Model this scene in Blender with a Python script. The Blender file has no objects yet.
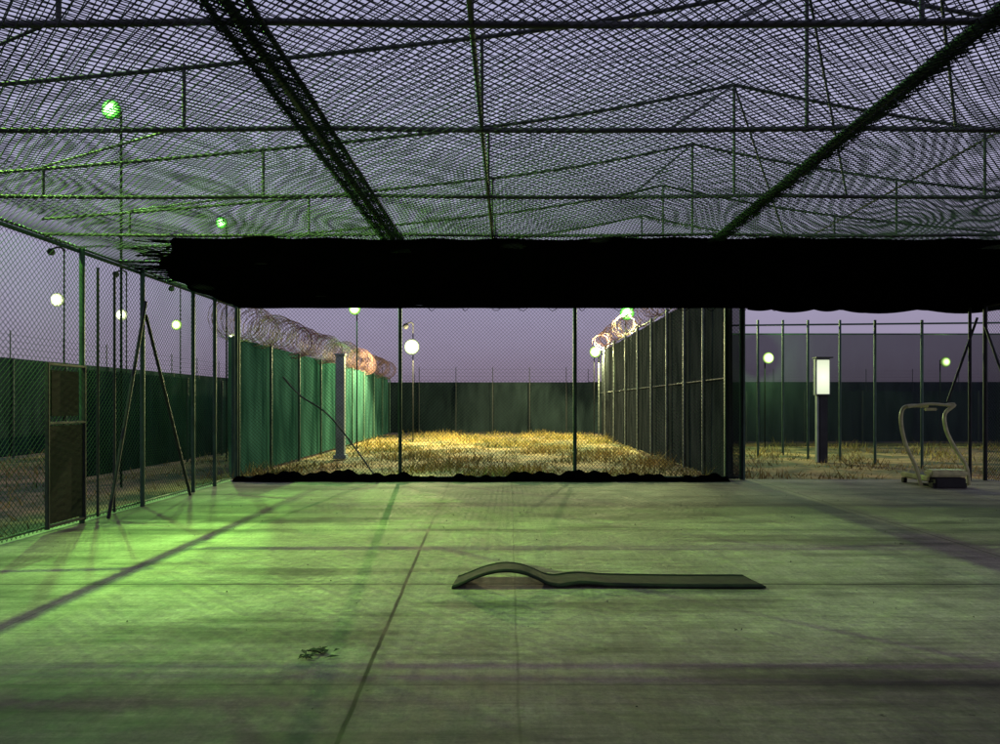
import bpy, math, random
import numpy as np
from mathutils import Vector, Matrix
random.seed(7); rng=np.random.default_rng(7)
scene=bpy.context.scene
col=scene.collection
F=700.0; CH=1.55
def P(px,py,d):   # survey helper: photo bearing + distance -> world
    return Vector(((px-509)/F*d, d, CH+(404-py)/F*d))

# ---------------- materials ----------------
def new_mat(name):
    m=bpy.data.materials.new(name); m.use_nodes=True
    nt=m.node_tree; nt.nodes.clear()
    out=nt.nodes.new('ShaderNodeOutputMaterial')
    return m,nt,out
def simple(name,c,rough=.6,metal=0,var=.35,scale=6,c2=None,bump=0.0,spec=.4):
    m,nt,out=new_mat(name)
    b=nt.nodes.new('ShaderNodeBsdfPrincipled'); nt.links.new(b.outputs[0],out.inputs[0])
    tc=nt.nodes.new('ShaderNodeTexCoord')
    n=nt.nodes.new('ShaderNodeTexNoise'); n.inputs['Scale'].default_value=scale; n.inputs['Detail'].default_value=6
    nt.links.new(tc.outputs['Object'],n.inputs['Vector'])
    r=nt.nodes.new('ShaderNodeValToRGB'); r.color_ramp.elements[0].position=.35; r.color_ramp.elements[1].position=.68
    c2=c2 or tuple(x*(1-var) for x in c)
    r.color_ramp.elements[0].color=(*c2,1); r.color_ramp.elements[1].color=(*c,1)
    nt.links.new(n.outputs[0],r.inputs[0]); nt.links.new(r.outputs[0],b.inputs['Base Color'])
    b.inputs['Roughness'].default_value=rough; b.inputs['Metallic'].default_value=metal
    b.inputs['Specular IOR Level'].default_value=spec
    if bump:
        bp=nt.nodes.new('ShaderNodeBump'); bp.inputs['Strength'].default_value=bump; bp.inputs['Distance'].default_value=.02
        nt.links.new(n.outputs[0],bp.inputs['Height']); nt.links.new(bp.outputs[0],b.inputs['Normal'])
    return m
def wiremat(name,c):
    m,nt,out=new_mat(name)
    d=nt.nodes.new('ShaderNodeBsdfDiffuse'); nt.links.new(d.outputs[0],out.inputs[0])
    tc=nt.nodes.new('ShaderNodeTexCoord'); n=nt.nodes.new('ShaderNodeTexNoise'); n.inputs['Scale'].default_value=1.5; n.inputs['Detail'].default_value=2
    nt.links.new(tc.outputs['Object'],n.inputs['Vector'])
    r=nt.nodes.new('ShaderNodeValToRGB'); r.color_ramp.elements[0].position=.35; r.color_ramp.elements[1].position=.68
    r.color_ramp.elements[0].color=(*[x*.6 for x in c],1); r.color_ramp.elements[1].color=(*c,1)
    nt.links.new(n.outputs[0],r.inputs[0]); nt.links.new(r.outputs[0],d.inputs[0]); return m
def emis(name,c,s):
    m,nt,out=new_mat(name)
    e=nt.nodes.new('ShaderNodeEmission'); e.inputs[0].default_value=(*c,1); e.inputs[1].default_value=s
    nt.links.new(e.outputs[0],out.inputs[0]); m.cycles.emission_sampling='NONE'; return m
def lensmat(name,c,R,peak=14,base=.35):
    # glow falloff painted into the emission: bright centre, dim tinted rim
    m,nt,out=new_mat(name); N=nt.nodes.new; Lk=nt.links.new
    tc=N('ShaderNodeTexCoord'); mp=N('ShaderNodeMapping'); mp.inputs['Scale'].default_value=(1/R,0,1/R); Lk(tc.outputs['Object'],mp.inputs[0])
    ln=N('ShaderNodeVectorMath'); ln.operation='LENGTH'; Lk(mp.outputs[0],ln.inputs[0])
    a=N('ShaderNodeMath'); a.operation='SUBTRACT'; a.use_clamp=True; a.inputs[0].default_value=1.0; Lk(ln.outputs['Value'],a.inputs[1])
    pw=N('ShaderNodeMath'); pw.operation='POWER'; Lk(a.outputs[0],pw.inputs[0]); pw.inputs[1].default_value=2.0
    ml=N('ShaderNodeMath'); ml.operation='MULTIPLY_ADD'; Lk(pw.outputs[0],ml.inputs[0]); ml.inputs[1].default_value=peak; ml.inputs[2].default_value=base
    e=N('ShaderNodeEmission'); mc=N('ShaderNodeMix'); mc.data_type='RGBA'; Lk(a.outputs[0],mc.inputs['Factor'])
    mc.inputs['A'].default_value=(*c,1); mc.inputs['B'].default_value=(*[.3+.7*x for x in c],1)
    Lk(mc.outputs['Result'],e.inputs[0]); Lk(ml.outputs[0],e.inputs[1]); Lk(e.outputs[0],out.inputs[0]); m.cycles.emission_sampling='NONE'; return m
def cloth(name,c,c2,op,scale=3):
    m,nt,out=new_mat(name)
    d=nt.nodes.new('ShaderNodeBsdfDiffuse')
    tc=nt.nodes.new('ShaderNodeTexCoord'); mp=nt.nodes.new('ShaderNodeMapping'); mp.inputs['Scale'].default_value=(1,1,.25)
    n=nt.nodes.new('ShaderNodeTexNoise'); n.inputs['Scale'].default_value=scale; n.inputs['Detail'].default_value=5
    nt.links.new(tc.outputs['Object'],mp.inputs[0]); nt.links.new(mp.outputs[0],n.inputs['Vector'])
    r=nt.nodes.new('ShaderNodeValToRGB'); r.color_ramp.elements[0].position=.35; r.color_ramp.elements[1].position=.7
    r.color_ramp.elements[0].color=(*c2,1); r.color_ramp.elements[1].color=(*c,1)
    nt.links.new(n.outputs[0],r.inputs[0]); nt.links.new(r.outputs[0],d.inputs[0])
    if op>=1:
        nt.links.new(d.outputs[0],out.inputs[0]); return m
    t=nt.nodes.new('ShaderNodeBsdfTransparent'); mx=nt.nodes.new('ShaderNodeMixShader')
    mx.inputs[0].default_value=op
    nt.links.new(t.outputs[0],mx.inputs[1]); nt.links.new(d.outputs[0],mx.inputs[2]); nt.links.new(mx.outputs[0],out.inputs[0])
    return m
M_wire=wiremat('vinyl_wire',(.05,.075,.06))
M_wire_roof=wiremat('roof_wire',(.10,.11,.125))
M_pipe=simple('galvanised_pipe',(.16,.18,.18),.5,.5,.5,5)
M_pipe_green=simple('green_pipe',(.05,.11,.08),.5,.2,.4,5)
M_pipe_dark=simple('dark_pipe',(.03,.035,.04),.6,.3,.4,5)
M_roof_pipe=simple('roof_pipe',(.055,.06,.065),.6,.2,.5,3)
M_black=simple('black_tarp',(.0022,.0022,.0032),1.0,0,.4,2,spec=0)
M_green_cloth=cloth('green_screen',(.045,.12,.10),(.012,.04,.034),1,2)
M_dkgreen_cloth=cloth('dark_green_screen',(.018,.028,.032),(.009,.014,.017),1)
M_dark_cloth=cloth('dark_screen',(.028,.034,.040),(.018,.022,.027),.80)
M_dark_net=cloth('dark_net',(.032,.036,.042),(.012,.015,.018),1)
M_razor=simple('razor_wire',(.30,.16,.15),.7,0,.5,4)
M_mat=simple('rubber',(.008,.012,.009),.85,0,.4,9,bump=.25,spec=.25)
M_tread=simple('treadmill_paint',(.66,.66,.34),.4,0,.35,9)
M_deck=simple('treadmill_deck',(.02,.02,.02),.7,0,.3,9)
M_grey=simple('grey_panel',(.26,.31,.31),.6,0,.3,3)
M_pole=simple('pole_paint',(.008,.008,.010),.9,0,.3,6,spec=.1)
M_gate=simple('gate_plate',(.010,.016,.013),.8,0,.5,4,spec=.15)
M_debris=simple('debris',(.012,.012,.01),.9,0,.3,30)

# ---------------- geometry helpers ----------------
def mesh_np(name,V,Fq,mat,parent=None,smooth=False):
    V=np.asarray(V,dtype=np.float32).reshape(-1,3); Fq=np.asarray(Fq,dtype=np.int32)
    me=bpy.data.meshes.new(name)
    k=Fq.shape[1]
    me.vertices.add(len(V)); me.vertices.foreach_set('co',V.ravel())
    me.loops.add(Fq.size); me.loops.foreach_set('vertex_index',Fq.ravel())
    me.polygons.add(len(Fq)); me.polygons.foreach_set('loop_start',np.arange(0,Fq.size,k,dtype=np.int32))
    me.polygons.foreach_set('loop_total',np.full(len(Fq),k,dtype=np.int32))
    if smooth: me.polygons.foreach_set('use_smooth',np.ones(len(Fq),dtype=bool))
    me.materials.append(mat); me.update(calc_edges=True)
    o=bpy.data.objects.new(name,me); col.objects.link(o)
    if parent: o.parent=parent
    return o
def mesh_poly(name,V,Fs,mat,parent=None):
    me=bpy.data.meshes.new(name); me.from_pydata([tuple(v) for v in V],[],[tuple(f) for f in Fs]); me.materials.append(mat); me.update()
    o=bpy.data.objects.new(name,me); col.objects.link(o)
    if parent: o.parent=parent
    return o
def empty(name,loc=(0,0,0)):
    e=bpy.data.objects.new(name,None); e.location=loc; e.empty_display_size=.2; col.objects.link(e); return e
def prisms(name,A,B,r,mat,parent=None,k=3):
    A=np.asarray(A,float).reshape(-1,3);B=np.asarray(B,float).reshape(-1,3)
    r=np.broadcast_to(np.asarray(r,float),(len(A),))
    d=B-A; L=np.linalg.norm(d,axis=1,keepdims=True); L[L==0]=1e-6; d=d/L
    ref=np.where(np.abs(d[:,2:3])<.9,np.array([[0,0,1.]]),np.array([[1.,0,0]]))
    s=np.cross(d,ref); s/=np.linalg.norm(s,axis=1,keepdims=True); t=np.cross(s,d)
    vs=[]
    for E in (A,B):
        for i in range(k):
            a=2*math.pi*i/k+.3
            vs.append(E+(s*math.cos(a)+t*math.sin(a))*r[:,None])
    V=np.stack(vs,axis=1)
    base=(np.arange(len(A))*2*k)[:,None]
    fs=[]
    for i in range(k):
        j=(i+1)%k
        fs.append(base+np.array([[i,j,k+j,k+i]]))
    Fq=np.concatenate(fs,axis=0)
    return mesh_np(name,V.reshape(-1,3),Fq,mat,parent,smooth=(k>4))
def tube(name,pts,r,mat,parent=None,k=10):
    pts=[Vector(p) for p in pts]; V=[];Fq=[]
    n=len(pts); up=None
    for i,p in enumerate(pts):
        d=(pts[min(i+1,n-1)]-pts[max(i-1,0)]).normalized()
        if up is None: up=Vector((0,1,0)) if abs(d.y)<.8 else Vector((0,0,1))
        s=d.cross(up).normalized(); up=s.cross(d).normalized()
        for j in range(k):
            a=2*math.pi*j/k; V.append(p+(s*math.cos(a)+up*math.sin(a))*r)
    for i in range(n-1):
        for j in range(k):
            Fq.append((i*k+j,i*k+(j+1)%k,(i+1)*k+(j+1)%k,(i+1)*k+j))
    return mesh_np(name,V,Fq,mat,parent,smooth=True)
def smooth_pts(pts,sub=6):
    pts=[Vector(p) for p in pts]; out=[]
    for i in range(len(pts)-1):
        p0=pts[max(i-1,0)];p1=pts[i];p2=pts[i+1];p3=pts[min(i+2,len(pts)-1)]
        for s in range(sub):
            t=s/sub
            out.append(.5*((2*p1)+(-p0+p2)*t+(2*p0-5*p1+4*p2-p3)*t*t+(-p0+3*p1-3*p2+p3)*t**3))
    out.append(pts[-1]); return out
def box(name,c,s,mat,parent=None,bev=.01,rz=0):
    import bmesh
    bm=bmesh.new(); bmesh.ops.create_cube(bm,size=1)
    bmesh.ops.scale(bm,vec=s,verts=bm.verts)
    if bev: bmesh.ops.bevel(bm,geom=bm.edges[:],offset=bev,segments=2,affect='EDGES')
    if rz: bmesh.ops.rotate(bm,cent=(0,0,0),matrix=Matrix.Rotation(rz,3,'Z'),verts=bm.verts)
    bmesh.ops.translate(bm,vec=c,verts=bm.verts)
    me=bpy.data.meshes.new(name); bm.to_mesh(me); bm.free(); me.materials.append(mat)
    o=bpy.data.objects.new(name,me); col.objects.link(o)
    if parent:o.parent=parent
    return o
def ball(name,c,r,mat,parent=None,sc=(1,1,1)):
    import bmesh
    bm=bmesh.new(); bmesh.ops.create_uvsphere(bm,u_segments=24,v_segments=16,radius=r)
    bmesh.ops.scale(bm,vec=sc,verts=bm.verts)
    me=bpy.data.meshes.new(name); bm.to_mesh(me); bm.free(); me.materials.append(mat)
    for p in me.polygons:p.use_smooth=True
    o=bpy.data.objects.new(name,me); o.location=c; col.objects.link(o)
    if parent:o.parent=parent
    return o
def chain(name,O,u,v,U,Vv,mat,parent,pitch=.075,r=.003,chunk=.12,disp=None,wob=.012,ph=0.):
    O=np.array(O,float);u=np.array(u,float);v=np.array(v,float);nrm=np.cross(u,v)
    As=[];Bs=[]
    for s in (1,-1):
        cs=np.arange(-Vv if s==1 else 0,U if s==1 else U+Vv,pitch)+pitch*.37
        for c in cs:
            if s==1: v0=max(0,-c); v1=min(Vv,U-c)
            else: v0=max(0,c-U); v1=min(Vv,c)
            if v1-v0<.02: continue
            n=max(1,int((v1-v0)/chunk)); t=np.linspace(v0,v1,n+1)
            uu=c+s*t
            uu=uu+.006*np.sin(t*5.1+c*1.7)+.004*np.sin(c*9+t)
            w=wob*np.sin(uu*2.1+t*1.3+ph)+wob*.6*np.sin(uu*5.3-t*3.1+ph)+s*r*.9
            pts=O+uu[:,None]*u+t[:,None]*v+w[:,None]*nrm
            if disp is not None: pts=disp(pts)
            As.append(pts[:-1]);Bs.append(pts[1:])
    return prisms(name,np.concatenate(As),np.concatenate(Bs),r,mat,parent,3)
def screen(name,p0,p1,z0,z1,mat,parent,wave=.04,nx=80,nz=8,scallop=0):
    p0=np.array(p0,float);p1=np.array(p1,float);d=p1-p0;L=np.linalg.norm(d);n=np.array([-d[1],d[0]])/L
    V=[];Fq=[]
    for i in range(nx+1):
        t=i/nx
        for j in range(nz+1):
            q=j/nz
            w=wave*(math.sin(t*L*2.3+q)+.5*math.sin(t*L*5.1+q*3))
            zt=z1-scallop*abs(math.sin(t*L*math.pi/1.2))
            xy=p0+d*t+n*w; V.append((xy[0],xy[1],z0+(zt-z0)*q))
    for i in range(nx):
        for j in range(nz):
            a=i*(nz+1)+j; Fq.append((a,a+nz+1,a+nz+2,a+1))
    return mesh_np(name,V,Fq,mat,parent,smooth=True)
def coil(name,p0,p1,R,pitch,mat,parent,r=.009,jit=.05):
    p0=Vector(p0);p1=Vector(p1);d=(p1-p0);L=d.length;d.normalize();s=d.cross(Vector((0,0,1))).normalized();u=s.cross(d)
    n=int(L/pitch*14); pts=[]
    for i in range(n+1):
        t=i/n*L;a=t/pitch*2*math.pi; RR=R*(1+.12*math.sin(t*1.7)+.08*math.sin(t*4.3))
        pts.append(p0+d*(t+pitch*.9*math.sin(a*.5))+s*math.cos(a)*RR+u*(math.sin(a)*RR+jit*math.sin(t*2.2)))
    A=np.array(pts[:-1]);B=np.array(pts[1:])
    idx=rng.choice(len(A),len(A)//2,replace=False)
    mid=(A[idx]+B[idx])/2; dv=rng.normal(size=mid.shape); dv/=np.linalg.norm(dv,axis=1,keepdims=True)
    A=np.concatenate([A,mid-dv*.035]);B=np.concatenate([B,mid+dv*.035])
    return prisms(name,A,B,r,mat,parent,3)

XL,XR,YB,H=-5.6,9.7,14.3,3.57
# ---------------- ground & floor ----------------
def ground_mat():
    m,nt,out=new_mat('dry_ground')
    b=nt.nodes.new('ShaderNodeBsdfPrincipled'); nt.links.new(b.outputs[0],out.inputs[0]); b.inputs['Roughness'].default_value=.95
    tc=nt.nodes.new('ShaderNodeTexCoord'); n=nt.nodes.new('ShaderNodeTexNoise'); n.inputs['Scale'].default_value=.6; n.inputs['Detail'].default_value=10; n.inputs['Roughness'].default_value=.7
    nt.links.new(tc.outputs['Object'],n.inputs['Vector'])
    r=nt.nodes.new('ShaderNodeValToRGB'); e=r.color_ramp.elements
    e[0].position=.42;e[0].color=(.04,.05,.02,1);e[1].position=.6;e[1].color=(.34,.22,.09,1)
    x=e.new(.49);x.color=(.16,.12,.05,1)
    nt.links.new(n.outputs[0],r.inputs[0]);nt.links.new(r.outputs[0],b.inputs['Base Color'])
    bp=nt.nodes.new('ShaderNodeBump');bp.inputs['Distance'].default_value=.1;nt.links.new(n.outputs[0],bp.inputs['Height']);nt.links.new(bp.outputs[0],b.inputs['Normal'])
    return m
mesh_np('ground',[(-600,-600,-.12),(600,-600,-.12),(600,600,-.12),(-600,600,-.12)],[(0,1,2,3)],ground_mat())

def floor_mat():
    m,nt,out=new_mat('concrete')
    N=nt.nodes.new; Lk=nt.links.new
    b=N('ShaderNodeBsdfPrincipled'); Lk(b.outputs[0],out.inputs[0])
    tc=N('ShaderNodeTexCoord')
    def noise(scale,det=6,vs=(1,1,1),ro=.6):
        mp=N('ShaderNodeMapping'); mp.inputs['Scale'].default_value=vs; Lk(tc.outputs['Object'],mp.inputs[0])
        n=N('ShaderNodeTexNoise'); n.inputs['Scale'].default_value=scale;n.inputs['Detail'].default_value=det;n.inputs['Roughness'].default_value=ro
        Lk(mp.outputs[0],n.inputs['Vector']); return n.outputs[0]
    def mth(op,a,bb=None,c=None):
        n=N('ShaderNodeMath');n.operation=op
        for i,x in enumerate((a,bb,c)):
            if x is None: continue
            if isinstance(x,(int,float)): n.inputs[i].default_value=x
            else: Lk(x,n.inputs[i])
        return n.outputs[0]
    def ramp(v,a,bb,ca,cb):
        n=N('ShaderNodeMapRange');n.inputs['From Min'].default_value=a;n.inputs['From Max'].default_value=bb;n.inputs['To Min'].default_value=ca;n.inputs['To Max'].default_value=cb
        Lk(v,n.inputs[0]);return n.outputs[0]
    sp=N('ShaderNodeSeparateXYZ');Lk(tc.outputs['Object'],sp.inputs[0]);X=sp.outputs[0];Y=sp.outputs[1]
    big=noise(.45,5); med=noise(2.2,8,(1,1,1),.7); fine=noise(34,6,(1,1,1),.75); br=noise(4,6,(.25,5,1),.7); br2=noise(3,6,(5,.3,1),.7); wob=noise(1.3,5)
    v=mth('MULTIPLY',ramp(big,.35,.65,.66,1.15),ramp(med,.32,.68,.62,1.18))
    v=mth('MULTIPLY',v,ramp(fine,.3,.7,.64,1.24))
    v=mth('MULTIPLY',v,ramp(br,.3,.7,.66,1.18))
    v=mth('MULTIPLY',v,ramp(br2,.35,.7,.84,1.08))
    wv=mth('MULTIPLY',mth('SUBTRACT',wob,.5),.035)
    def line(expr,w,dark,soft=.6):
        a=mth('ABSOLUTE',expr); return ramp(a,w*soft,w*1.4,dark,1.0)
    j1=mth('ADD',mth('ADD',mth('ADD',X,mth('MULTIPLY',Y,.037)),.67),wv)
    fade=ramp(Y,7.5,9.5,0,1)
    v=mth('MULTIPLY',v,mth('MAXIMUM',line(j1,.013,.03),mth('MULTIPLY',fade,.75))); v=mth('MULTIPLY',v,line(j1,.09,.76,.1))
    for y0,w,dk in ((6.02,.013,.15),(3.86,.008,.6),(8.6,.016,.45),(10.7,.016,.5)):
        jj=mth('ADD',mth('SUBTRACT',Y,y0),mth('MULTIPLY',wv,.8))
        v=mth('MULTIPLY',v,line(jj,w,dk)); v=mth('MULTIPLY',v,line(jj,.16,.68,.1))
    for x0,w,dk in ((.05,.008,.72),(5.0,.012,.4),(-3.5,.008,.7)):
        jj=mth('ADD',mth('SUBTRACT',X,x0),mth('MULTIPLY',wv,1.2))
        v=mth('MULTIPLY',v,line(jj,w,dk))
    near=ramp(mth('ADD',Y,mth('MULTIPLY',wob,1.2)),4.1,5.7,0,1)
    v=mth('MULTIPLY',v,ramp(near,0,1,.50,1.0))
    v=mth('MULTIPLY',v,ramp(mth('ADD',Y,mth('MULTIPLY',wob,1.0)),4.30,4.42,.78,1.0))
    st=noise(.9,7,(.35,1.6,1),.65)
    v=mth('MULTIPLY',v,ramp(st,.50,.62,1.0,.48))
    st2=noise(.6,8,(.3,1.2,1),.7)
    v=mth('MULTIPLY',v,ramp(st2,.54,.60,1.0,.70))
    canopy_shade=mth('ADD',mth('SUBTRACT',Y,10.2),mth('MULTIPLY',mth('SUBTRACT',st,.5),3.))
    v=mth('MULTIPLY',v,ramp(mth('ABSOLUTE',canopy_shade),.4,1.1,.42,1.0))  # canopy's shadow strip across the rear floor, painted into the concrete colour
    sp2=noise(11,3); v=mth('MULTIPLY',v,ramp(sp2,.70,.74,1.0,.4))
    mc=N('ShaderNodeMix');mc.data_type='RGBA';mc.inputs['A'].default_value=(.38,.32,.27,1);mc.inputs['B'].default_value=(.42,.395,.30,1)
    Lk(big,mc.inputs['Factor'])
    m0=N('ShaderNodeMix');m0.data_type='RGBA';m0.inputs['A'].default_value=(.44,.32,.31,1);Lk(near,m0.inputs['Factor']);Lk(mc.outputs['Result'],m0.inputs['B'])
    mu=N('ShaderNodeMix');mu.data_type='RGBA';mu.blend_type='MULTIPLY';mu.inputs['Factor'].default_value=1
    cb=N('ShaderNodeCombineXYZ');[Lk(v,cb.inputs[i]) for i in range(3)]
    Lk(m0.outputs['Result'],mu.inputs['A']);Lk(cb.outputs[0],mu.inputs['B']);Lk(mu.outputs['Result'],b.inputs['Base Color'])
    Lk(ramp(med,.3,.7,.65,.9),b.inputs['Roughness'])
    b.inputs['Specular IOR Level'].default_value=.25
    bp=N('ShaderNodeBump');bp.inputs['Strength'].default_value=.5;bp.inputs['Distance'].default_value=.012;Lk(v,bp.inputs['Height']);Lk(bp.outputs[0],b.inputs['Normal'])
    return m
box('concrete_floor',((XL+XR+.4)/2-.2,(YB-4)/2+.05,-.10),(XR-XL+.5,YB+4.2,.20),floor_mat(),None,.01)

# ---------------- roof ----------------
GX=[-5.6,-.1,2.2,4.8,9.7]; GZ=[.20,.70,1.1,.65,.22]
def gz(x): return np.interp(x,GX,GZ)
roof=empty('chain_link_roof')
Y0=0.5
def dispG(p):
    p=p.copy(); p[:,2]=H+.04+gz(p[:,0])+ (p[:,2]-H); return p
chain('ceiling_mesh',(XL,Y0,H),(1,0,0),(0,1,0),XR-XL,9.0-Y0,M_wire_roof,roof,pitch=.076,r=.0044,wob=.015)
chain('ceiling_mesh_rear',(XL,9.0,H),(1,0,0),(0,1,0),1.9,YB-9,M_wire_roof,roof,pitch=.076,r=.0044,wob=.015)
chain('upper_mesh',(XL,Y0,H),(1,0,0),(0,1,0),XR-XL,12.0-Y0,M_wire_roof,roof,pitch=.080,r=.0038,disp=dispG,wob=.02,ph=2)
for i,(xc,w) in enumerate(((-1.42,.27),(2.52,.17))):
    for k in range(2):
        chain('lap_strip_%d_%d'%(i,k),(xc-w/2+.01*k,Y0,H-.02-.012*k),(1,0,0),(0,1,0),w,9.2-Y0,M_wire,roof,pitch=.05+.006*k,r=.0036,ph=k*2.,wob=.008)
ch_y=[.7,2.2,3.73,5.17,6.84,8.4,10.0,11.6,13.0,14.3]
A=[];B=[];R=[]
def seg(a,b,r): A.append(a);B.append(b);R.append(r)
def sagseg(a,b,r,s=.03,n=8):
    a=Vector(a);b=Vector(b);pv=a
    for i in range(1,n+1):
        t=i/n;q=a.lerp(b,t);q.z-=s*4*t*(1-t);seg(pv,q,r);pv=q
posts=[-4.55,-2.4,-.2,2.2,4.65,7.1]
for y in ch_y:
    xs=[XL,-1.42,2.5,6.1,XR]
    for a,b in zip(xs[:-1],xs[1:]): sagseg((a,y,H+.02),(b,y,H+.02),.019,.02)
    for a,b in zip(range(4),range(1,5)):
        sagseg((GX[a],y,H+GZ[a]),(GX[b],y,H+GZ[b]),.016,.03)
    for x in posts: seg((x,y,H),(x,y,H+float(gz(x))),.014)
for x in (-.2,-5.58,6.1): seg((x,Y0,H+.01),(x,YB,H+.01),.016)
for x in (4.8,): seg((x,Y0,H+float(gz(x))),(x,YB,H+float(gz(x))),.014)
for x,rr in ((-1.42,.03),(-1.53,.018),(-1.31,.018),(2.5,.03),(2.57,.018)): seg((x,Y0,H+.0),(x,9.,H+.0),rr)
for (y1,y2) in ((3.73,5.17),(5.17,6.84),(6.84,8.4)):
    seg((2.2,y1,H+1.1),(3.3,y2,H+.02),.010); seg((2.2,y2,H+1.1),(1.2,y1,H+.02),.010)
    seg((-2.4,y1,H+.03),(-4.55,y2,H+.3),.010)
prisms('roof_frame',A,B,R,M_roof_pipe,roof,8)

def canopy():
    V=[];Fq=[];nx=110;ny=26
    for i in range(nx+1):
        for j in range(ny+1):
            ty=j/ny; y=8.4+(YB-.05-8.4)*ty
            xl=np.interp(y,[8.4,9.2,10.2,12,14.3],[-4.0,-4.5,-5.1,-5.5,-5.55])+.05*math.sin(y*5)
            x=xl+(XR-xl)*i/nx
            z=H-.03-.02*abs(math.sin(x*1.9+.3))*(.2+math.sin(ty*math.pi))-.01*math.sin(x*6+y*2)-.01*math.sin(y*4+x)
            if j==0: y+=.03*math.sin(x*3.)+.02*math.sin(x*9)
            V.append((x,y,z))
    for i in range(nx):
        for j in range(ny):
            a=i*(ny+1)+j;Fq.append((a,a+ny+1,a+ny+2,a+1))
    return mesh_np('shade_canopy',V,Fq,M_black,None,True)
cn=canopy()
screen('hem',(-5.5,YB-.10),(9.7,YB-.10),H-.02,H-.07,M_black,cn,.01,160,2,.012)
r_=random.Random(5);A=[];B=[]
for k in range(70):
    y=8.5+r_.random()*2.6; x0=float(np.interp(y,[8.4,9.2,10.2,12],[-4.0,-4.5,-5.1,-5.5])); l=r_.uniform(.05,.5)**1.2
    A.append((x0+.1,y,H-.04));B.append((max(XL+.05,x0-l),y+r_.uniform(-.2,.2),H-.03-r_.uniform(0,.03)))
prisms('frayed_edge',A,B,[r_.uniform(.003,.009) for _ in A],M_black,cn,4)
V=[];Fq=[];n=150
pn=[4.85,5.35,6.2,6.75,7.6,8.3,8.8,9.65]; dp=[.03,.06,.04,.07,.03,.02,.04]
for i in range(n+1):
    x=4.85+4.8*i/n; k=max(0,min(len(dp)-1,int(np.searchsorted(pn,x)-1))); t=(x-pn[k])/(pn[k+1]-pn[k])
    V+=[(x,YB-.06,H-.02),(x,YB-.06+.02*math.sin(x*7),H-.10-dp[k]*4*t*(1-t))]
for i in range(n): Fq.append((2*i,2*i+1,2*i+3,2*i+2))
mesh_np('scalloped_strip',V,Fq,M_black,cn,True)
lp=[]
for k in range(16):
    x0=-1.6+k*.62+random.uniform(-.1,.1); w=random.uniform(.12,.3)
    pts=[(x0+w*t,YB-.12,H-.06-4*.07*t*(1-t)) for t in np.linspace(0,1,9)]
    lp.append(pts)
prisms('hem_twine',[p for q in lp for p in q[:-1]],[p for q in lp for p in q[1:]],.007,M_black,cn,4)

# ---------------- fences of the yard ----------------
def fence_side():
    e=empty('chain_link_fence')
    chain('mesh',(XL,Y0,.02),(0,1,0),(0,0,1),YB-Y0,H-.02,M_wire,e,pitch=.075,r=.0036)
    A=[];B=[];R=[]
    for y in (.9,3.9,6.4,9.1,10.6,12.3,13.2,14.25): A.append((XL+.05,y,0));B.append((XL+.05,y,H));R.append(.034)
    A.append((XL,Y0,H-.03));B.append((XL,YB,H-.03));R.append(.026)
    A.append((XL,Y0,.06));B.append((XL,YB,.06));R.append(.016)
    prisms('posts',A,B,R,M_pipe_green,e,10)
    A=[(XL+.1,10.6,3.1),(XL+.1,10.6,2.9),(XL+.02,9.5,.02),(XL+.02,9.9,.02)]
    B=[(XL+.25,9.35,.02),(XL+.25,11.75,.02),(XL+.02,9.5,3.4),(XL+.02,9.9,3.4)]
    prisms('braces',A,B,[.024,.024,.018,.018],M_pipe_dark,e,10)
    box('gate_kick_plate',(XL+.09,8.70,.70),(.03,.66,1.18),M_gate,e,.006)
    for z in (1.32,2.03,.08): box('gate_rail',(XL+.10,8.70,z),(.045,.72,.03),M_pipe_dark,e,.006)
    for y in (8.34,9.06): box('gate_stile',(XL+.10,y,1.05),(.048,.03,2.0),M_pipe_dark,e,.006)
    box('wicket_plate',(XL+.08,8.70,1.68),(.02,.54,.56),M_gate,e,.004)
fence_side()
def fence_back():
    e=empty('chain_link_fence')
    chain('mesh',(XL,YB,.0),(1,0,0),(0,0,1),4.7-XL,H,M_wire,e,pitch=.075,r=.0036)
    A=[];B=[];R=[]
    for x,r in ((-5.55,.045),(-2.23,.036),(1.35,.04),(4.45,.035),(4.78,.06)): A.append((x,YB+.04,0));B.append((x,YB+.04,H));R.append(r)
    A+= [(XL,YB+.03,H-.03),(XL,YB+.03,.05)];B+=[(4.7,YB+.03,H-.03),(4.7,YB+.03,.05)];R+=[.028,.02]
    prisms('posts',A,B,R,M_pipe_green,e,10)
    pts=smooth_pts([(-4.6,YB-.05,2.1),(-4.25,YB-.05,1.72),(-3.6,YB-.05,1.25),(-2.7,YB-.05,.05)],5)
    tube('brace',pts,.018,M_pipe,e)
    screen('gate_panel',(4.42,YB-.03),(4.78,YB-.03),.02,H,M_dark_cloth,e,.01,8,4)
    V=[];Fq=[];nx=240
    for i in range(nx+1):
        x=-5.5+9.9*i/nx; hh=.13+.05*math.sin(x*1.3)+.03*math.sin(x*5.1)+.025*math.sin(x*11.)+.02*math.sin(x*23)
        hh=max(.05,hh)
        for q,(dy,dz) in enumerate(((-.38,.0),(-.30,.5),(-.12,1.),(.0,.9),(.03,0))):
            V.append((x,YB-.05+dy+.04*math.sin(x*3+q)*(dy<-.2),.005+dz*hh))
    for i in range(nx):
        for q in range(4):
            a=i*5+q;Fq.append((a,a+5,a+6,a+1))
    mesh_np('plastic_sheet',V,Fq,M_black,None,True)
fence_back()
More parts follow.
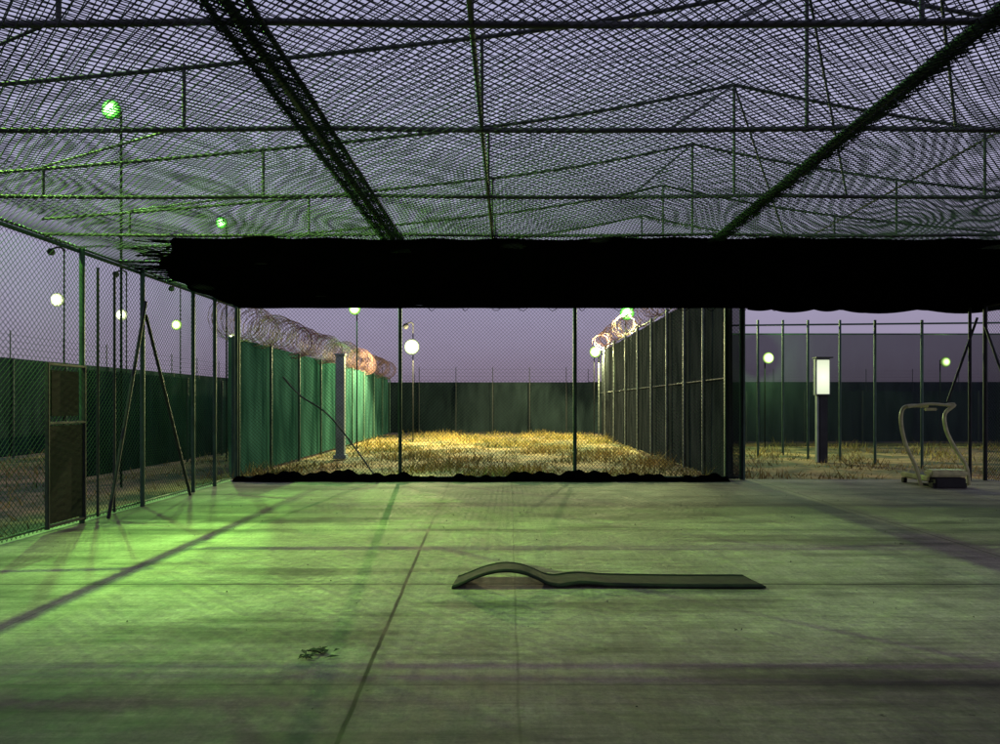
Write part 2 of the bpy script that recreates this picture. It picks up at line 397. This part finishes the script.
def fence_right():
    e=empty('chain_link_fence')
    chain('mesh',(XR,8,.02),(0,1,0),(0,0,1),YB-8,H-.02,M_wire,e,pitch=.075,r=.0034)
    A=[];B=[];R=[]
    for y in (8,11,14.2): A.append((XR-.04,y,0));B.append((XR-.04,y,H));R.append(.04)
    A.append((XR,Y0,H-.03));B.append((XR,YB,H-.03));R.append(.026)
    A.append((4.7,YB,H-.04));B.append((XR,YB,H-.04));R.append(.028)
    A+=[(9.5,14.2,3.3),(9.6,14.1,3.1),(9.35,14.2,.0),(9.62,12.4,0)];B+=[(8.9,14.2,1.6),(9.6,12.6,.05),(9.35,14.2,3.5),(9.62,12.4,3.5)];R+=[.025,.025,.03,.03]
    prisms('posts',A,B,R,M_pipe_dark,e,10)
fence_right()

# ---------------- outside fences ----------------
def screened(p0,p1,h,mat,step=2.5,coilR=0,post=.035,pm=M_pipe_dark,barb=True,wave=.03):
    e=empty('screened_fence'); p0=Vector((*p0,0));p1=Vector((*p1,0));d=p1-p0;L=d.length;dn=d.normalized()
    screen('screen_cloth',p0[:2],p1[:2],-.05,h,mat,e,wave,int(L*4),6)
    A=[];B=[];R=[];n=int(round(L/step))
    for i in range(n+1):
        q=p0+d*(i/n); nn=Vector((-dn.y,dn.x,0))*.09
        side=-nn if (Vector((0,0,0))-q).dot(nn)<0 else nn
        A.append(q+side+Vector((0,0,-.1)));B.append(q+side+Vector((0,0,h)));R.append(post)
    prisms('posts',A,B,R,pm,e,8)
    if barb:
        A=[];B=[]
        for k in range(4):
            z=h+.12+.2*k
            A.append(p0+Vector((0,0,z)));B.append(p1+Vector((0,0,z)))
        prisms('barbed_wire',A,B,.006,M_pipe_dark,e,3)
        A=[];B=[]
        for i in range(n+1):
            q=p0+d*(i/n);A.append(q+Vector((0,0,h)));B.append(q+Vector((0,0,h+.85)))
        prisms('wire_arms',A,B,.02,M_pipe_dark,e,6)
    if coilR:
        o=Vector((0,0,h+coilR*.9))
        coil('razor_coil',p0+o,p1+o,coilR,.16,M_razor,e,.007)
        coil('razor_coil_2',p0+o,p1+o,coilR*.85,.24,M_razor,e,.006)
    return e
gf=screened((-6.0,15.0),(-6.6,38.2),3.0,M_green_cloth,2.6,.44,pm=M_pipe_green,barb=False,wave=.02)
screened((-7,38.7),(5.2,38.7),2.75,M_dkgreen_cloth,2.0,0)
e=empty('chain_link_fence')
A=[];B=[]
for y in (14.7,16.4,18.2,20.2,22.4,24.8,27.4,30.4,33.2,35.5):
    A.append((4.56,y,-.1));B.append((4.56,y,4.3))
prisms('posts',A,B,.045,M_pipe,e,8)
prisms('rails',[(4.6,14.6,4.25),(4.6,14.6,2.1)],[(4.6,35.6,4.25),(4.6,35.6,2.1)],.02,M_pipe_dark,e,8)
screen('netting',(4.68,14.6),(4.68,35.6),-.1,4.2,M_dark_net,e,.02,100,6)
coil('razor_coil',(4.6,16,4.65),(4.6,35.6,4.65),.36,.25,M_razor,e,.009)
screened((-15.2,6),(-15.2,52),2.95,M_dkgreen_cloth,2.5,0)
screened((-15.2,52),(-7,52),2.95,M_dkgreen_cloth,2.5,0)
screened((-9.2,15),(-9.6,40),2.3,M_dkgreen_cloth,2.4,0,barb=False)
screened((5.2,30),(30,30),2.1,M_dkgreen_cloth,2.5,0,barb=False)
pen=empty('shade_pen')
screen('rear_net',(4.9,27),(26,27),-.1,4.25,M_dark_cloth,pen,.03,120,6)
A=[];B=[];R=[]
for px,d in ((758,22),(783,22.6),(808,21),(840,20.5),(875,19),(922,18),(985,17)):
    x=(px-509)/F*d; A.append((x,d,-.1));B.append((x,d,CH+(404-320)/F*d));R.append(.035)
for z in (4.0,): A.append((5,22,z));B.append((16,21,z));R.append(.03)
A.append((5,27,4.25));B.append((26,27,4.25));R.append(.03)
prisms('posts',A,B,R,M_pipe_green,pen,8)
V=[];Fq=[];nx=60
for i in range(nx+1):
    x=8.9+14*i/nx
    for j in range(7):
        y=17+j*.35
        V.append((x,y,4.12-.12*abs(math.sin(x*1.4))*(1 if j in(0,6) else .2)+.02*math.sin(y*3)))
for i in range(nx):
    for j in range(6):
        a=i*7+j;Fq.append((a,a+7,a+8,a+1))
mesh_np('pen_canopy',V,Fq,M_black,pen,True)
screened((5.2,46),(60,46),3.0,M_dkgreen_cloth,3,0)
V=[];Fq=[];n=120
for i in range(n+1):
    a=-1.35+2.7*i/n; r=260
    hh=4.5+2.0*math.sin(i*.13)+1.0*math.sin(i*.37)+.4*math.sin(i*1.1)
    V+= [(r*math.sin(a),r*math.cos(a),-1),(r*1.1*math.sin(a),r*1.1*math.cos(a),hh)]
for i in range(n): Fq.append((2*i,2*i+2,2*i+3,2*i+1))
mesh_np('hill',V,Fq,simple('hill',(.05,.055,.06),.95,0,.3,.1))

# ---------------- pale column in corridor, lit box ----------------
e=empty('service_column',(-5.05,21,0))
box('column',(0,0,1.45),(.26,.22,3.1),M_grey,e,.02); box('cap',(0,0,3.03),(.32,.28,.06),M_grey,e,.01); box('base',(0,0,-.03),(.38,.34,.12),M_grey,e,.01)
M_litpanel=lensmat('lit_panel',(.90,1,.66),1.1,.6,.7)
def kiosk(name,loc,w,zc,ph,lit):
    e=empty(name,loc)
    box('pillar',(0,0,(zc-ph/2)/2-.07),(w*.62,.2,zc-ph/2+.1),M_pipe_dark,e,.015)
    box('pillar_trim',(-.16,-.02,(zc-ph/2)/2-.07),(.05,.14,zc-ph/2+.09),M_grey,e,.01)
    box('cabinet',(0,.03,zc),(w+.04,.16,ph+.04),M_grey,e,.015)
    o=box('diffuser',(0,0,0),(w-.03,.02,ph-.03),lit,e,.006); o.location=(0,-.06,zc)
    box('hood',(0,-.03,zc+ph/2+.05),(w+.10,.3,.03),M_pipe_dark,e,.005)
    box('shelf',(0,-.08,zc-ph/2-.02),(w+.06,.14,.03),M_pipe_dark,e,.005)
    return e
kiosk('light_box',(8.95,20,0),.38,2.32,1.0,M_litpanel)

# ---------------- lamps ----------------
G=(.10,1,.03);GY=(.35,1,.10);W=(.85,1,.50);YG=(.55,1,.18)
def lamp(px,py,d,c,lens,power,ext=0,name='floodlight_pole',lc=None,off=(0,),peak=40,aim=None,cone=70):
    p=P(px,py,d); e=empty(name,(p.x,p.y,0)); z=p.z; s=1 if p.x<0 else -1
    top=z+.1+ext
    tube('pole',[(0,.32,-.1),(0,.32,top*.5),(0,.32,top)],.024,M_pole,e)
    tube('arm',[(0,.32,z+.06),(0,.2,z+.08),(0,.05,z+.06)],.02,M_pole,e)
    box('housing',(0,.09,z+.0),(lens*1.1,.14,lens*1.1),M_pole,e,.02)
    ball('lens',(0,-.03,z),lens,lensmat('lens_glow',c,lens,peak,.3),e,(.95,.4,1.0))
    if ext:
        tube('gooseneck',smooth_pts([(0,.32,top),(0,.3,top+.12),(-.1*s,.2,top+.18),(-.25*s,.1,top+.1)],4),.03,M_pole,e)
        ball('camera_dome',(-.28*s,.08,top),.12,M_pole,e)
    if power:
        l=bpy.data.lights.new('bulb','SPOT' if aim else 'POINT'); l.energy=power; l.color=lc or c; l.shadow_soft_size=.05
        o=bpy.data.objects.new('bulb',l); o.location=(off[0],-lens-.12,z-.05); col.objects.link(o); o.parent=e
        if aim:
            l.spot_size=math.radians(cone); l.spot_blend=1
            o.rotation_euler=(Vector(aim)-Vector((p.x+off[0],p.y-lens-.12,z-.05))).to_track_quat('-Z','Y').to_euler()
    return e
lamp(112,110,13.5,G,.19,5600,lc=(.28,1,.12),aim=(-3.8,9.6,3.3),cone=84,peak=60)
lamp(222,223,20,G,.17,5000,lc=(.36,1,.15),aim=(-1.8,12.8,.3),cone=66,peak=60)
for px,py,d,c in ((58,300,23,W),(122,315,27.3,W),(177,325,30.6,YG),(233,338,36.6,W)):
    lamp(px,py,d,c,.23,110,ext=1.5 if px<200 else 0,peak=30)
lamp(355,309,25,GY,.22,800,lc=(.3,1,.35))
lamp(412,347,30,W,.34,6200,ext=.8,off=(.2,),peak=60,lc=(1,.88,.40))
lamp(627,313,28,G,.30,4200,lc=(.85,1,.38),peak=60)
lamp(595,352,35,YG,.29,3400,lc=(1,.95,.40),peak=50)
lamp(768,358,26,YG,.21,300,lc=(.5,1,.3),peak=30)
lamp(945,362,28,YG,.21,300,lc=(.5,1,.3),peak=30)
e=empty('floodlight_pole',(-8.0,6.2,0)); z=7.3  # extra floodlight added out of view, its spot washes the floor green
tube('pole',[(-.35,0,-.1),(-.35,0,4),(-.35,0,z+.3)],.06,M_pole,e)
tube('arm',[(-.35,0,z+.2),(-.1,0,z+.2)],.025,M_pole,e)
box('housing',(-.08,0,z+.05),(.14,.36,.34),M_pole,e,.02)
ball('lens',(.02,0,z),.16,emis('lens_glow',G,5),e,(.55,1,1))
l=bpy.data.lights.new('bulb','SPOT');l.energy=10500;l.color=(.44,1,.14);l.shadow_soft_size=.04;l.spot_size=math.radians(70);l.spot_blend=1
o=bpy.data.objects.new('bulb',l);o.location=(.3,0,z-.15);col.objects.link(o);o.parent=e
o.rotation_euler=(Vector((.3,8.6,0))-Vector((-7.7,6.2,z-.15))).to_track_quat('-Z','Y').to_euler()

# ---------------- rubber mat ----------------
def mat_obj():
    prof=[(-.47,.012),(-.44,.02),(-.36,.055),(-.25,.105),(-.12,.142),(0.0,.15),(.12,.13),(.23,.085),(.32,.04),(.42,.022),(.52,.036),(.62,.045),(.74,.038),(.86,.028),(1.1,.024),(1.4,.02),(1.7,.02),(2.0,.022),(2.14,.02)]
    p=smooth_pts([(a,0,b) for a,b in prof],4); th=.012;V=[];Fq=[];ny=5
    W=.42; y0=5.86
    for i,q in enumerate(p):
        for side in (0,1):
            for j in range(ny+1):
                t=j/ny; hump=1-.15*t
                V.append((q.x*(1-.02*t)+.01*math.sin(t*3+q.x*4),y0+W*t+.012*math.sin(q.x*2.2),max(.003,q.z*hump-(th if side else 0)+.0)+(.006 if side==0 else 0)))
    m=(ny+1)*2
    for i in range(len(p)-1):
        for j in range(ny):
            a=i*m+j;Fq.append((a,a+m,a+m+1,a+1)); b=a+ny+1;Fq.append((b,b+1,b+m+1,b+m))
        for j in(0,ny):
            a=i*m+j;b=a+ny+1;Fq.append((a,b,b+m,a+m))
    for i in(0,len(p)-1):
        for j in range(ny):
            a=i*m+j;Fq.append((a,a+1,a+ny+2,a+ny+1))
    mesh_np('rubber_mat',V,Fq,M_mat,None,False)
mat_obj()

# ---------------- treadmill ----------------
def treadmill():
    e=empty('treadmill',(8.0,13.2,0)); d=13.2
    def L(px,py,y=0): 
        q=P(px,py,13.2); return (q.x-8.0,y,max(.03,q.z))
    tube('left_upright',smooth_pts([L(918,486,-.1),L(912,465,-.1),L(903,445,-.1),L(899,425,-.08),L(902,411,0),L(910,406,.05),L(930,406,.08)],6),.034,M_tread,e)
    tube('right_upright',smooth_pts([L(965,486,-.12),L(962,466,-.12),L(951,448,-.12),L(943,430,-.1),L(945,414,0.),L(956,405,.05),L(949,405,.08)],6),.034,M_tread,e)
    tube('handlebar',smooth_pts([L(906,407,-.05),L(930,404,0),L(956,406,.05)],6),.026,M_tread,e)
    box('console',(-.02,.05,1.45),(.24,.08,.05),M_tread,e,.02)
    box('deck',(.10,.28,.14),(.50,.9,.10),M_deck,e,.02)
    for s in(-1,1): box('side_rail',(.10+s*.28,.28,.16),(.06,.92,.10),M_tread,e,.02)
    box('motor_cover',(.10,-.22,.27),(.70,.26,.13),M_tread,e,.04)
    box('belt',(.10,.3,.197),(.42,.8,.01),M_deck,e,.002)
    for s in(-1,1):
        for yy in(-.3,.65): box('foot',(.10+s*.28,yy,.05),(.07,.1,.10),M_deck,e,.01)
    box('black_skirt',(.10,-.25,.10),(.56,.26,.19),M_deck,e,.02)
treadmill()

# ---------------- debris ----------------
def debris(name,cx,cy,s,n,seed):
    r=random.Random(seed);V=[];Fq=[]
    for k in range(n):
        x=cx+r.gauss(0,s);y=cy+r.gauss(0,s*.8);a=r.uniform(0,3.1);l=r.uniform(.3,1)*s*1.1;w=l*r.uniform(.15,.4);b=len(V)
        ca,sa=math.cos(a),math.sin(a);z=.006+r.uniform(0,.012)
        for u,v,dz in((-l,0,0),(0,-w,.008),(l,0,.004),(0,w,.012)): V.append((cx+(x-cx)+u*ca-v*sa,y+u*sa+v*ca,z+dz))
        Fq.append((b,b+1,b+2,b+3))
    mesh_np(name,V,Fq,M_debris)
debris('dead_leaf',-1.17,4.36,.05,26,3); debris('dead_leaf',-1.24,4.25,.03,12,4)
debris('dead_leaf',1.55,4.76,.016,6,5); debris('dead_leaf',4.3,7.7,.03,6,6); debris('dead_leaf',6.0,9.2,.03,6,8)
V=[];Fq=[]
r=random.Random(11)
for k in range(200):
    x=r.uniform(-5.2,9);y=3.2+10.6*r.random()**.8;s=r.uniform(.003,.010);b=len(V);a=r.uniform(0,6)
    for q in range(4): V.append((x+s*math.cos(a+q*1.57)*r.uniform(.6,1.6),y+s*math.sin(a+q*1.57),.004))
    V.append((x,y,.004+s)); 
    for q in range(4): Fq.append((b+q,b+(q+1)%4,b+4))
mesh_poly('gravel',V,Fq,M_debris)

# ---------------- dry grass ----------------
def grass():
    N=66000
    x=np.concatenate([rng.uniform(-6,4.6,int(N*.6)),rng.uniform(4.8,26,int(N*.25)),rng.uniform(-15,-6,int(N*.15))])
    y=np.concatenate([14.6+24*rng.random(int(N*.6))**1.3,14.6+14*rng.random(int(N*.25)),6+30*rng.random(int(N*.15))])
    den=.45+.28*np.sin(x*1.1+y*.5)+.28*np.sin(x*2.3-y*1.1+1)+.2*np.sin(x*.5+y*1.9)
    keep=rng.random(len(x))<np.clip(den,.04,1); x=x[keep];y=y[keep];den=np.clip(den[keep],0,1.2);n=len(x)
    h=(.05+.24*rng.random(n)**2)*(.4+den); w=rng.uniform(.008,.020,n); a=rng.uniform(0,6.28,n); lean=rng.normal(0,.6,(n,2))*h[:,None]
    z0=-.125
    p0=np.stack([x-w*np.cos(a),y-w*np.sin(a),np.full(n,z0)],1);p1=np.stack([x+w*np.cos(a),y+w*np.sin(a),np.full(n,z0)],1)
    p2=np.stack([x+lean[:,0],y+lean[:,1],z0+h],1)
    V=np.stack([p0,p1,p2],1).reshape(-1,3);Fq=np.arange(3*n).reshape(-1,3)
    m=simple('dry_grass',(.56,.38,.11),.9,0,.5,.9,c2=(.11,.12,.035))
    mesh_np('grass',V,Fq,m)
grass()

# ---------------- sky, sun, camera ----------------
w=bpy.data.worlds.new('World');scene.world=w;w.use_nodes=True;nt=w.node_tree;nt.nodes.clear()
N=nt.nodes.new;Lk=nt.links.new
out=N('ShaderNodeOutputWorld');bg=N('ShaderNodeBackground');Lk(bg.outputs[0],out.inputs[0])
sky=N('ShaderNodeTexSky');sky.sky_type='NISHITA';sky.sun_disc=False;sky.sun_elevation=math.radians(2);sky.sun_rotation=math.radians(160)
tc=N('ShaderNodeTexCoord');sp=N('ShaderNodeSeparateXYZ');Lk(tc.outputs['Generated'],sp.inputs[0])
ns=N('ShaderNodeTexNoise');ns.inputs['Scale'].default_value=2.2;ns.inputs['Detail'].default_value=5
mp=N('ShaderNodeMapping');mp.inputs['Scale'].default_value=(1,1,4);Lk(tc.outputs['Generated'],mp.inputs[0]);Lk(mp.outputs[0],ns.inputs['Vector'])
ad=N('ShaderNodeMath');ad.operation='MULTIPLY_ADD';Lk(ns.outputs[0],ad.inputs[0]);ad.inputs[1].default_value=.14;Lk(sp.outputs[2],ad.inputs[2])
r=N('ShaderNodeValToRGB');e_=r.color_ramp.elements
e_[0].position=.05;e_[0].color=(.26,.20,.29,1);e_[1].position=.75;e_[1].color=(.42,.42,.66,1)
q=e_.new(.16);q.color=(.38,.33,.49,1);q=e_.new(.4);q.color=(.56,.55,.80,1)
Lk(ad.outputs[0],r.inputs[0])
sm=N('ShaderNodeMix');sm.data_type='RGBA';sm.blend_type='MULTIPLY';sm.inputs['Factor'].default_value=1;Lk(sky.outputs[0],sm.inputs['A']);sm.inputs['B'].default_value=(.06,.06,.06,1)
ms=N('ShaderNodeMix');ms.data_type='RGBA';ms.inputs['Factor'].default_value=.88;Lk(sm.outputs['Result'],ms.inputs['A']);Lk(r.outputs[0],ms.inputs['B'])
Lk(ms.outputs['Result'],bg.inputs[0]);bg.inputs[1].default_value=.93
s=bpy.data.lights.new('sun','SUN');s.energy=.06;s.angle=math.radians(20);s.color=(.9,.8,1)
o=bpy.data.objects.new('sun',s);o.rotation_euler=(math.radians(70),0,math.radians(20));col.objects.link(o)
cam=bpy.data.cameras.new('camera');cam.sensor_width=36;cam.lens=F/1000*36;cam.shift_x=-.009;cam.shift_y=.032;cam.clip_end=2000;cam.clip_start=.05
co=bpy.data.objects.new('camera',cam);co.location=(0,0,CH);co.rotation_euler=(math.radians(90),0,0);col.objects.link(co);scene.camera=co
scene.view_settings.view_transform='Standard';scene.view_settings.look='None';scene.view_settings.exposure=0
